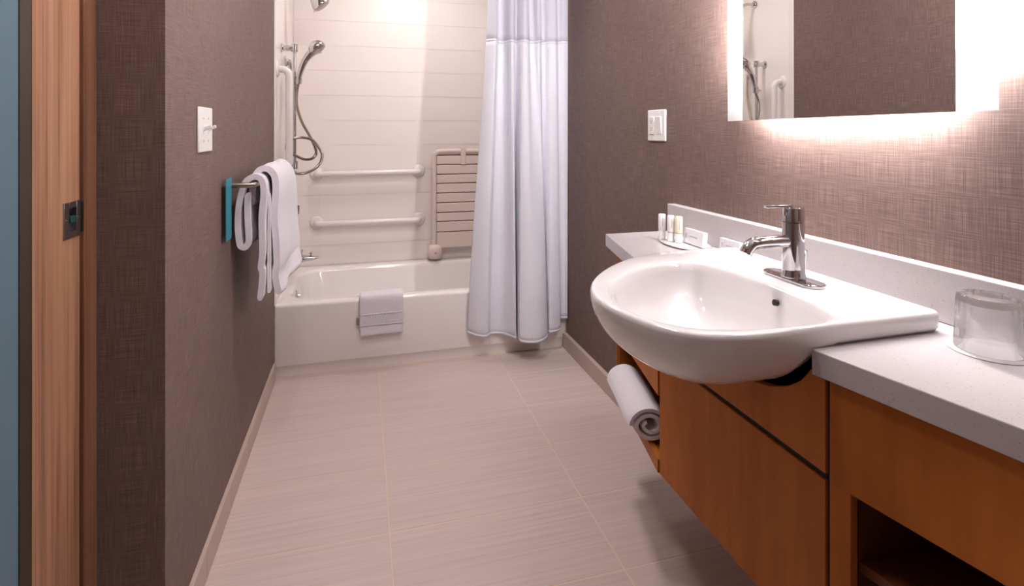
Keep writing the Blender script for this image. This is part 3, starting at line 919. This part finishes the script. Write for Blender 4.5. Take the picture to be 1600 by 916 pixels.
# ------------------------------------------------------------------ countertop and backsplash
ZC, TH = 0.836, 0.042
ct = thing('countertop', (0.86, -1.57, ZC - TH), 'white speckled quartz vanity countertop with a bowed front and backsplash', 'countertop')
poly = [(XR - 0.001, -0.822), (0.746, -0.822), (0.651, -1.268), (0.70, -1.300), (0.80, -1.345), (0.80, -1.79), (0.71, -1.828), (0.643, -1.8465), (0.744, -2.33), (XR - 0.001, -2.33)]
MB().prism(poly, ZC - TH, ZC).build('slab', QUARTZ, ct, smooth=False, bevel=0.002)
MB().box(0.980, XR - 0.001, -2.33, -0.838, ZC + 0.0005, 0.936).build('backsplash', QUARTZ, ct, smooth=False, bevel=0.0018)

# ------------------------------------------------------------------ sink
ZT = 0.874
def slab_corner(cx, cy, r, a0):
    return [(cx + r * math.cos(a0 - PI / 2 * k / 6), cy + r * math.sin(a0 - PI / 2 * k / 6)) for k in range(7)]
SLR = 0.014
front = cr([(p[0], p[1], 0) for p in [(0.700, -1.849), (0.626, -1.851), (0.552, -1.852), (0.493, -1.846), (0.436, -1.824), (0.400, -1.783), (0.374, -1.716), (0.362, -1.640), (0.370, -1.566), (0.398, -1.499), (0.450, -1.428), (0.516, -1.365), (0.586, -1.317), (0.651, -1.289), (0.717, -1.275), (0.799, -1.271)]], 8)
outl = slab_corner(0.932 - SLR, -1.847 + SLR, SLR, 0.0) + [(p.x, p.y) for p in front] + slab_corner(0.932 - SLR, -1.273 - SLR, SLR, PI / 2)
innl = [(0.722, -1.812), (0.690, -1.829), (0.654, -1.834), (0.572, -1.831), (0.504, -1.819), (0.452, -1.797), (0.413, -1.758), (0.392, -1.705), (0.389, -1.645), (0.403, -1.586), (0.440, -1.516), (0.521, -1.442), (0.610, -1.398), (0.680, -1.389), (0.722, -1.403), (0.742, -1.450), (0.754, -1.532), (0.758, -1.604), (0.755, -1.680), (0.747, -1.746), (0.737, -1.790)]
SC = Vector((0.59, -1.60, 0))
def closed_poly(pts, sharp=()):
    return cr([(p[0], p[1], 0) for p in pts], 8, closed=True)
def arclen(P, n):
    m = len(P)
    cum = [0.0]
    for i in range(m):
        cum.append(cum[-1] + (P[(i + 1) % m] - P[i]).length)
    out, i = [], 0
    for k in range(n):
        t = cum[-1] * k / n
        while cum[i + 1] < t:
            i += 1
        f = (t - cum[i]) / max(1e-9, cum[i + 1] - cum[i])
        out.append(P[i].lerp(P[(i + 1) % m], f))
    return out
def raycast(P, c, dx, dy):
    best = 0.0
    m = len(P)
    for i in range(m):
        p, q = P[i] - c, P[(i + 1) % m] - c
        den = dx * (q.y - p.y) - dy * (q.x - p.x)
        if abs(den) < 1e-12:
            continue
        t = (p.x * (q.y - p.y) - p.y * (q.x - p.x)) / den
        u = (p.x * dy - p.y * dx) / den
        if t > best and -1e-6 <= u <= 1 + 1e-6:
            best = t
    return best
OUT = list(reversed(arclen([Vector((x, y, 0)) for x, y in outl], 260)))
IP = closed_poly(innl)
INN = []
for p in OUT:
    d = (p - SC).normalized()
    INN.append(SC + d * raycast(IP, SC, d.x, d.y))
def ring(base, s, z, c=SC, shift=(0, 0)):
    return [Vector((c.x + shift[0] + (p.x - c.x) * s, c.y + shift[1] + (p.y - c.y) * s, z)) for p in base]
def inset(base, d, z):
    n = len(base)
    r = []
    for i, p in enumerate(base):
        t = (base[(i + 1) % n] - base[i - 1]).normalized()
        r.append(Vector((p.x - t.y * d, p.y + t.x * d, z)))
    return r
# footprint of the hanging bowl: the slab outline in front, drawn in at the back
BOWL = []
for p in OUT:
    if p.x < 0.56:
        BOWL.append(p.copy())
    else:
        k = (p.x - 0.56) / 0.372
        BOWL.append(Vector((0.56 + (p.x - 0.56) * 0.60, SC.y + (p.y - SC.y) * (1 - 0.35 * k * k), 0)))
sk = thing('sink', (0.64, -1.57, 0.69), 'white porcelain semi-recessed washbasin jutting out over the vanity front', 'sink')
ZBOT, ZSL = 0.722, 0.8375
WF = []
for p in OUT:
    t = min(1.0, max(0.0, (0.70 - p.x) / 0.07))
    WF.append(t * t * (3 - 2 * t))
ZR = ZT - 0.010
lps = []
NK = 18
for k in range(1, NK + 1):
    a = (PI / 2) * k / NK
    sc = math.sin(a) ** 0.85
    zf = ZR - (ZR - ZBOT) * math.cos(a)
    fr_ = ring(OUT, 0.985 * sc + 0.015 * sc ** 6, zf, shift=(0.014 * (1 - sc), 0.0))
    if k <= NK - 5:
        q = k / (NK - 5)
        sb = math.sin(PI / 2 * q) ** 0.85
        back = ring(BOWL, 0.97 * sb, ZSL - 0.001 - (ZSL - 0.001 - ZBOT) * math.cos(PI / 2 * q), shift=(0.014 * (1 - sb), 0.0))
    elif k == NK - 4:
        back = inset(OUT, 0.006, ZSL)
    else:
        back = inset(OUT, 0.0015 if k == NK - 3 else 0.0, ZSL + (ZR - ZSL) * (k - (NK - 4)) / 4.0)
    lps.append([b_.lerp(f_, w) for b_, f_, w in zip(back, fr_, WF)])
lps += [inset(OUT, 0.0003, ZT - 0.008), inset(OUT, 0.0014, ZT - 0.0038), inset(OUT, 0.0042, ZT - 0.0010), inset(OUT, 0.0085, ZT),
        inset(INN, -0.007, ZT), inset(INN, -0.002, ZT - 0.0015), inset(INN, 0.003, ZT - 0.007), inset(INN, 0.009, ZT - 0.022), ring(INN, 0.935, 0.828, shift=(0.003, 0)), ring(INN, 0.87, 0.802, shift=(0.006, 0)), ring(INN, 0.75, 0.776, shift=(0.010, 0)), ring(INN, 0.55, 0.755, shift=(0.014, 0)), ring(INN, 0.30, 0.745, shift=(0.016, 0)), ring(INN, 0.10, 0.742, shift=(0.016, 0))]
basin = MB().loft(lps, True, True).build('basin', PORCELAIN, sk, angle=1.4)
MB().lathe([(0.0225, 0.0), (0.0225, 0.002), (0.017, 0.003), (0.016, 0.001)], (SC.x + 0.016, SC.y, 0.7425), 'Z', 24).build('drain', CHROME, sk)
orot = Matrix(((0, 0, -1), (0, 1, 0), (1, 0, 0)))
MB().lathe([(0.0065, -0.006), (0.0065, 0.0012)], (0.7395, -1.650, 0.846), rot=Matrix.Rotation(0.25, 3, 'Y') @ orot, seg=20).build('overflow_hole', HOLE, sk)

# ------------------------------------------------------------------ faucet
fa = thing('faucet', (0.826, -1.605, ZT), 'chrome single-lever faucet on an oval deck plate behind the basin', 'faucet')
FX, FY = 0.828, -1.603
dp = []
for k in range(32):
    a = 2 * PI * k / 32
    dp.append((FX + 0.026 * math.cos(a), FY + 0.026 * math.sin(a) + (0.052 if math.sin(a) > 0 else -0.052)))
MB().prism(dp, ZT, ZT + 0.0075).build('deck_plate', CHROME, fa, bevel=0.002, smooth=False)
MB().lathe([(0.0255, 0.0), (0.0255, 0.004), (0.0232, 0.009), (0.0228, 0.02), (0.0222, 0.118), (0.0222, 0.1185)], (FX, FY, ZT + 0.0075), 'Z', 40).build('body', CHROME, fa)
MB().lathe([(0.0215, 0.0), (0.0225, 0.001), (0.0225, 0.030), (0.0215, 0.0315), (0.010, 0.0315)], (FX, FY, ZT + 0.1275), 'Z', 40).build('cap', CHROME, fa)
MB().box(FX - 0.072, FX - 0.004, FY - 0.006, FY + 0.006, ZT + 0.1592, ZT + 0.1652).build('handle', CHROME, fa, bevel=0.0015)
sy = FY
MB().tube([(FX - 0.012, sy, 0.960)] + cr([(FX - 0.03, sy, 0.960), (FX - 0.070, sy, 0.9595), (FX - 0.096, sy, 0.9585), (FX - 0.108, sy, 0.955), (FX - 0.117, sy, 0.946), (FX - 0.122, sy, 0.938)], 5), 0.0135, 20).build('spout', CHROME, fa, angle=1.0)
MB().lathe([(0.003, 0.0), (0.003, 0.038), (0.0045, 0.040), (0.0055, 0.055), (0.0035, 0.056)], (FX + 0.031, FY, ZT + 0.0075), 'Z', 14).build('lift_rod', CHROME, fa)

# ------------------------------------------------------------------ tray, bottles, soap boxes
tr = thing('soap_tray', (0.907, -1.06, ZC), 'white oval tray of toiletries at the far end of the countertop', 'tray')
ell = []
for k in range(48):
    a = 2 * PI * k / 48
    ell.append((0.908 + 0.064 * math.cos(a), -1.060 + 0.110 * math.sin(a)))
def escale(s):
    return [(0.908 + (x - 0.908) * s, -1.058 + (y + 1.058) * s) for x, y in ell]
lp = [[Vector((x, y, z)) for x, y in escale(s)] for s, z in ((0.88, ZC + 0.0005), (0.93, ZC + 0.001), (1.0, ZC + 0.006), (0.985, ZC + 0.0068), (0.93, ZC + 0.004), (0.6, ZC + 0.0036))]
MB().loft(lp).build('dish', PORCELAIN, tr, angle=1.0)
ZTR = ZC + 0.0042
def bottle(x, y, bm_, capm, label, ring_=False):
    t = thing('toiletry_bottle', (x, y, ZTR), label, 'bottle', 'toiletry bottles on the oval tray')
    MB().lathe([(0.0095, 0.0), (0.0115, 0.002), (0.0115, 0.030), (0.0112, 0.0305)], (x, y, ZTR), 'Z', 24).build('cap', capm, t)
    MB().lathe([(0.0113, 0.031), (0.0118, 0.032), (0.0118, 0.081), (0.0105, 0.0835)], (x, y, ZTR), 'Z', 24).build('body', bm_, t)
    if ring_:
        MB().lathe([(0.0117, 0.0292), (0.0117, 0.0312)], (x, y, ZTR), 'Z', 24).build('ring', GOLD, t)
    # vertical line of print facing the room
    m = MB()
    d = (Vector((-0.08, -2.6)) - Vector((x, y))).normalized()
    a0 = math.atan2(d.y, d.x) + 0.15
    rnd = random.Random(int(x * 1e4))
    z = 0.044
    while z < 0.072:
        h = rnd.uniform(0.001, 0.0022)
        for a in (a0 - 0.09, a0 + 0.09):
            pass
        m.add([(x + 0.0119 * math.cos(a0 + s), y + 0.0119 * math.sin(a0 + s), ZTR + zz) for s, zz in ((-0.10, z), (0.10, z), (0.10, z + h), (-0.10, z + h))], [(0, 1, 2, 3)])
        z += h + 0.0007
    m.build('print', INK, t, smooth=False, recalc=False)
bottle(0.876, -0.978, BOTTLEWHITE, BOTTLEWHITE, 'plain white toiletry bottle, leftmost of three on the oval tray')
bottle(0.887, -1.014, BOTTLEWHITE, BOTTLEWHITE, 'white toiletry bottle with gold ring, between two others on the oval tray', True)
bottle(0.900, -1.040, CREAMLABEL, BOTTLEWHITE, 'pale yellow toiletry bottle beside the soap box on the tray', True)
def soap(x, y0, y1, z0, h, th, lean, label):
    t = thing('soap_box', (x, (y0 + y1) / 2, z0), label, 'soap box')
    def T(a, b, c):     # a along y, b height, c depth towards the wall
        return (x + c * math.cos(lean) + b * math.sin(lean), a, z0 + b * math.cos(lean) - c * math.sin(lean) + th * math.sin(lean))
    MB().box(y0, y1, 0, h, 0, th, T).build('carton', PAPER, t, bevel=0.0008)
    def mk(a0, a1, b0, b1):
        return MB().add([T(a0, b0, -0.0004), T(a1, b0, -0.0004), T(a1, b1, -0.0004), T(a0, b1, -0.0004)], [(0, 1, 2, 3)])
    w = y1 - y0
    m = mk(y1 - w * 0.255, y1 - w * 0.247, h * 0.3, h * 0.78)
    # small crest left of the rule
    for k in range(5):
        m.add([T(y1 - w * (0.10 + 0.018 * k), h * (0.36 + 0.02 * (k % 2)), -0.0004), T(y1 - w * (0.107 + 0.018 * k), h * 0.36, -0.0004), T(y1 - w * (0.107 + 0.018 * k), h * 0.70, -0.0004), T(y1 - w * (0.10 + 0.018 * k), h * (0.66 + 0.02 * (k % 2)), -0.0004)], [(0, 1, 2, 3)])
    rnd = random.Random(3)
    a = 0.31
    while a < 0.70:
        s = rnd.uniform(0.010, 0.022)
        m.add([T(y1 - w * a, h * 0.50, -0.0004), T(y1 - w * (a + s), h * 0.50, -0.0004), T(y1 - w * (a + s), h * 0.56, -0.0004), T(y1 - w * a, h * 0.56, -0.0004)], [(0, 1, 2, 3)])
        a += s + 0.007
    m.build('print', INK, t, smooth=False, recalc=False)
soap(0.915, -1.142, -1.040, ZTR, 0.046, 0.016, 0.12, 'white soap box standing on the oval tray beside the bottles')
soap(0.958, -1.256, -1.165, ZC + 0.0005, 0.040, 0.014, 0.10, 'white soap box leaning on the backsplash behind the faucet spout')

# ------------------------------------------------------------------ tumbler on its coaster
GX, GY = 0.921, -1.930
co = MB().lathe([(0.0575, 0.0), (0.058, 0.0008), (0.057, 0.0016), (0.02, 0.0016)], (GX, GY, ZC + 0.0004), 'Z', 48).build('coaster', plain('white paper', (0.74, 0.69, 0.70), 0.6))
tag(co, 'white round paper coaster under the upturned tumbler', 'coaster')
gz = ZC + 0.0024
NG = 96
def gl(r, z, flute=0.0):
    return [Vector((GX + (r + flute * math.cos(24 * 2 * PI * k / NG)) * math.cos(2 * PI * k / NG), GY + (r + flute * math.cos(24 * 2 * PI * k / NG)) * math.sin(2 * PI * k / NG), gz + z)) for k in range(NG)]
gloops = [gl(0.0458, 0.0015), gl(0.0464, 0.0), gl(0.0472, 0.0), gl(0.0478, 0.0015), gl(0.0471, 0.02), gl(0.0454, 0.050, 0.0003), gl(0.0445, 0.062, 0.0007), gl(0.0434, 0.078, 0.0010), gl(0.0426, 0.0855, 0.0009), gl(0.0405, 0.0885, 0.0005), gl(0.035, 0.0888), gl(0.031, 0.0870), gl(0.004, 0.0866)]
gin = [gl(0.0458, 0.0015), gl(0.0452, 0.02), gl(0.0434, 0.050), gl(0.0421, 0.068), gl(0.0400, 0.0765), gl(0.034, 0.0785), gl(0.004, 0.0790)]
g = MB()
g.loft(list(reversed(gin)) + gloops[1:], True, True)
gt = g.build('tumbler', GLASS, angle=0.6)
tag(gt, 'clear fluted glass tumbler standing upside down at the right end of the countertop', 'glass')

# ------------------------------------------------------------------ rolled towel in the far cubby
rt = MB()
spiral = []
turns = 2.15
NSP = 90
for k in range(NSP + 1):
    a = 2 * PI * turns * k / NSP
    r = 0.011 + (0.0475 - 0.011) * (k / NSP) ** 0.85
    spiral.append((r * 1.10 * math.cos(a + 2.2), r * 0.98 * math.sin(a + 2.2)))
RA, RB = Vector((0.672, -1.262, 0.3995)), Vector((0.738, -0.985, 0.3995))
rd = (RB - RA).normalized()
rx = Vector((rd.y, -rd.x, 0))
def sp_off(k, s, th):
    p = Vector(spiral[k])
    q = Vector(spiral[min(k + 1, NSP)]) - Vector(spiral[max(k - 1, 0)])
    n_ = Vector((-q.y, q.x)).normalized()
    return p + n_ * s * th
def tr3(p, e, sq=1.0):
    return RA + rd * e + rx * p.x * sq + Vector((0, 0, p.y * sq))
LRT = (RB - RA).length
lps = []
NE = 26
for j in range(NE + 1):
    e = LRT * j / NE
    edge = min(j, NE - j)
    thk = 0.0078 * (0.55 if edge == 0 else 0.9 if edge == 1 else 1.0)
    lp = []
    for k in range(NSP + 1):
        wv = noise.noise(Vector((k * 0.08, e * 9, 1.7))) * 0.0028
        lp.append(tr3(sp_off(k, 1, thk + wv), e + 0.004 * math.sin(k * 0.15)))
    for k in range(NSP, -1, -1):
        wv = noise.noise(Vector((k * 0.08, e * 9, 1.7))) * 0.0028
        lp.append(tr3(sp_off(k, -1, thk - wv), e + 0.004 * math.sin(k * 0.15)))
    lps.append(lp)
mbr = MB().loft(lps, False, False)
n_ = len(lps[0])
for base in (0, NE * n_):
    for k in range(NSP):
        mbr.f.append((base + k, base + k + 1, base + n_ - 2 - k, base + n_ - 1 - k))
ro = mbr.build('rolled_towel', TOWEL, angle=1.1)
tag(ro, 'white towel rolled up and poking out of the cubby below the sink', 'towel')

# ------------------------------------------------------------------ lit mirror
mi = thing('lit_mirror', (XR, -1.56, 1.22), 'large backlit wall mirror with frosted lit side strips above the sink', 'mirror')
XM0, XM1 = 0.955, 0.961
MYL, MYR, MZ0, MZ1 = -1.190, -1.916, 1.2305, 2.12
YAW = 0.01746         # the glass is a degree out of parallel with the wall
SLIP = 0.0075         # the glass hangs a touch lower at its far end
def TM(y):
    return -SLIP * (y - MYR) / (MYL - MYR) + SLIP * 0.6
def panel(name, y0, y1, mat, x0=XM0, x1=XM1, z1=MZ1):
    d0, d1 = 0.010 + YAW * (y0 + 1.5), 0.010 + YAW * (y1 + 1.5)
    c = [(x0, y0, MZ0 + TM(y0)), (x1, y0, MZ0 + TM(y0)), (x1, y1, MZ0 + TM(y1)), (x0, y1, MZ0 + TM(y1)), (x0, y0, z1), (x1, y0, z1), (x1, y1, z1), (x0, y1, z1)]
    c = [(p[0] + (d0 if p[1] == y0 else d1), p[1], p[2]) for p in c]
    return MB().add(c, [(3, 2, 1, 0), (4, 5, 6, 7), (0, 1, 5, 4), (1, 2, 6, 5), (2, 3, 7, 6), (3, 0, 4, 7)]).build(name, mat, mi, smooth=False)
YS0, YS1 = -1.257, -1.849
panel('mirror_glass', YS1, YS0, MIRROR)
panel('frosted_strip', YS0 + 0.0002, MYL, FROST)
panel('frosted_strip', MYR, YS1 - 0.0002, FROST)
MB().box(0.982, XR - 0.0005, -1.80, -1.31, 1.32, 2.05).build('chassis', GREYPAINT, mi, smooth=False)
MB().box(0.990, XR - 0.0005, -1.2035, -1.2005, 1.28, 2.10).build('side_baffle', GREYPAINT, mi, smooth=False)  # unseen baffle added to hold back the tube's halo on the wall
ESTRIP = emit('mirror lamp', C_MIRROR, L_MIRROR_STRIP)
EBASE = emit('mirror base lamp', C_MIRROR, L_MIRROR_BASE)
for y in (-1.224, -1.882):
    MB().lathe([(0.004, 0.0), (0.011, 0.004), (0.011, 0.711), (0.004, 0.715)], (0.988, y, 1.35), 'Z', 16).build('lamp_tube', ESTRIP, mi)
MB().tube([(0.990, -1.80, 1.266), (0.990, -1.31, 1.266)], 0.008, 12).build('lamp_tube', EBASE, mi)

# ------------------------------------------------------------------ ceiling lamps and one added fill lamp (above the frame)
def can(x, y, r, s, col, label):
    t = thing('ceiling_light', (x, y, CEILZ - 0.02), label, 'ceiling light')
    MB().lathe([(r + 0.025, 0.0), (r + 0.022, -0.008), (r, -0.010), (r - 0.002, -0.001)], (x, y, CEILZ - 0.0005), 'Z', 40, cap0=False, cap1=False).build('trim_ring', GREYPAINT, t)
    MB().lathe([(r - 0.002, -0.002), (r - 0.004, -0.006)], (x, y, CEILZ - 0.0005), 'Z', 40).build('lens', emit('ceiling lens', col, s), t, smooth=False)
can(0.22, -0.95, 0.10, L_ROOM, C_ROOM, 'round recessed ceiling lamp over the bathroom floor')
can(-0.2, -1.55, 0.10, L_NEAR, C_ROOM, 'round ceiling fill lamp added over the standing area by the door')  # unseen lamp added to brighten cabinet fronts, apron and curtain
can(0.24, 0.40, 0.13, L_SHOWER, C_SHOWER, 'round recessed ceiling lamp over the bathtub')
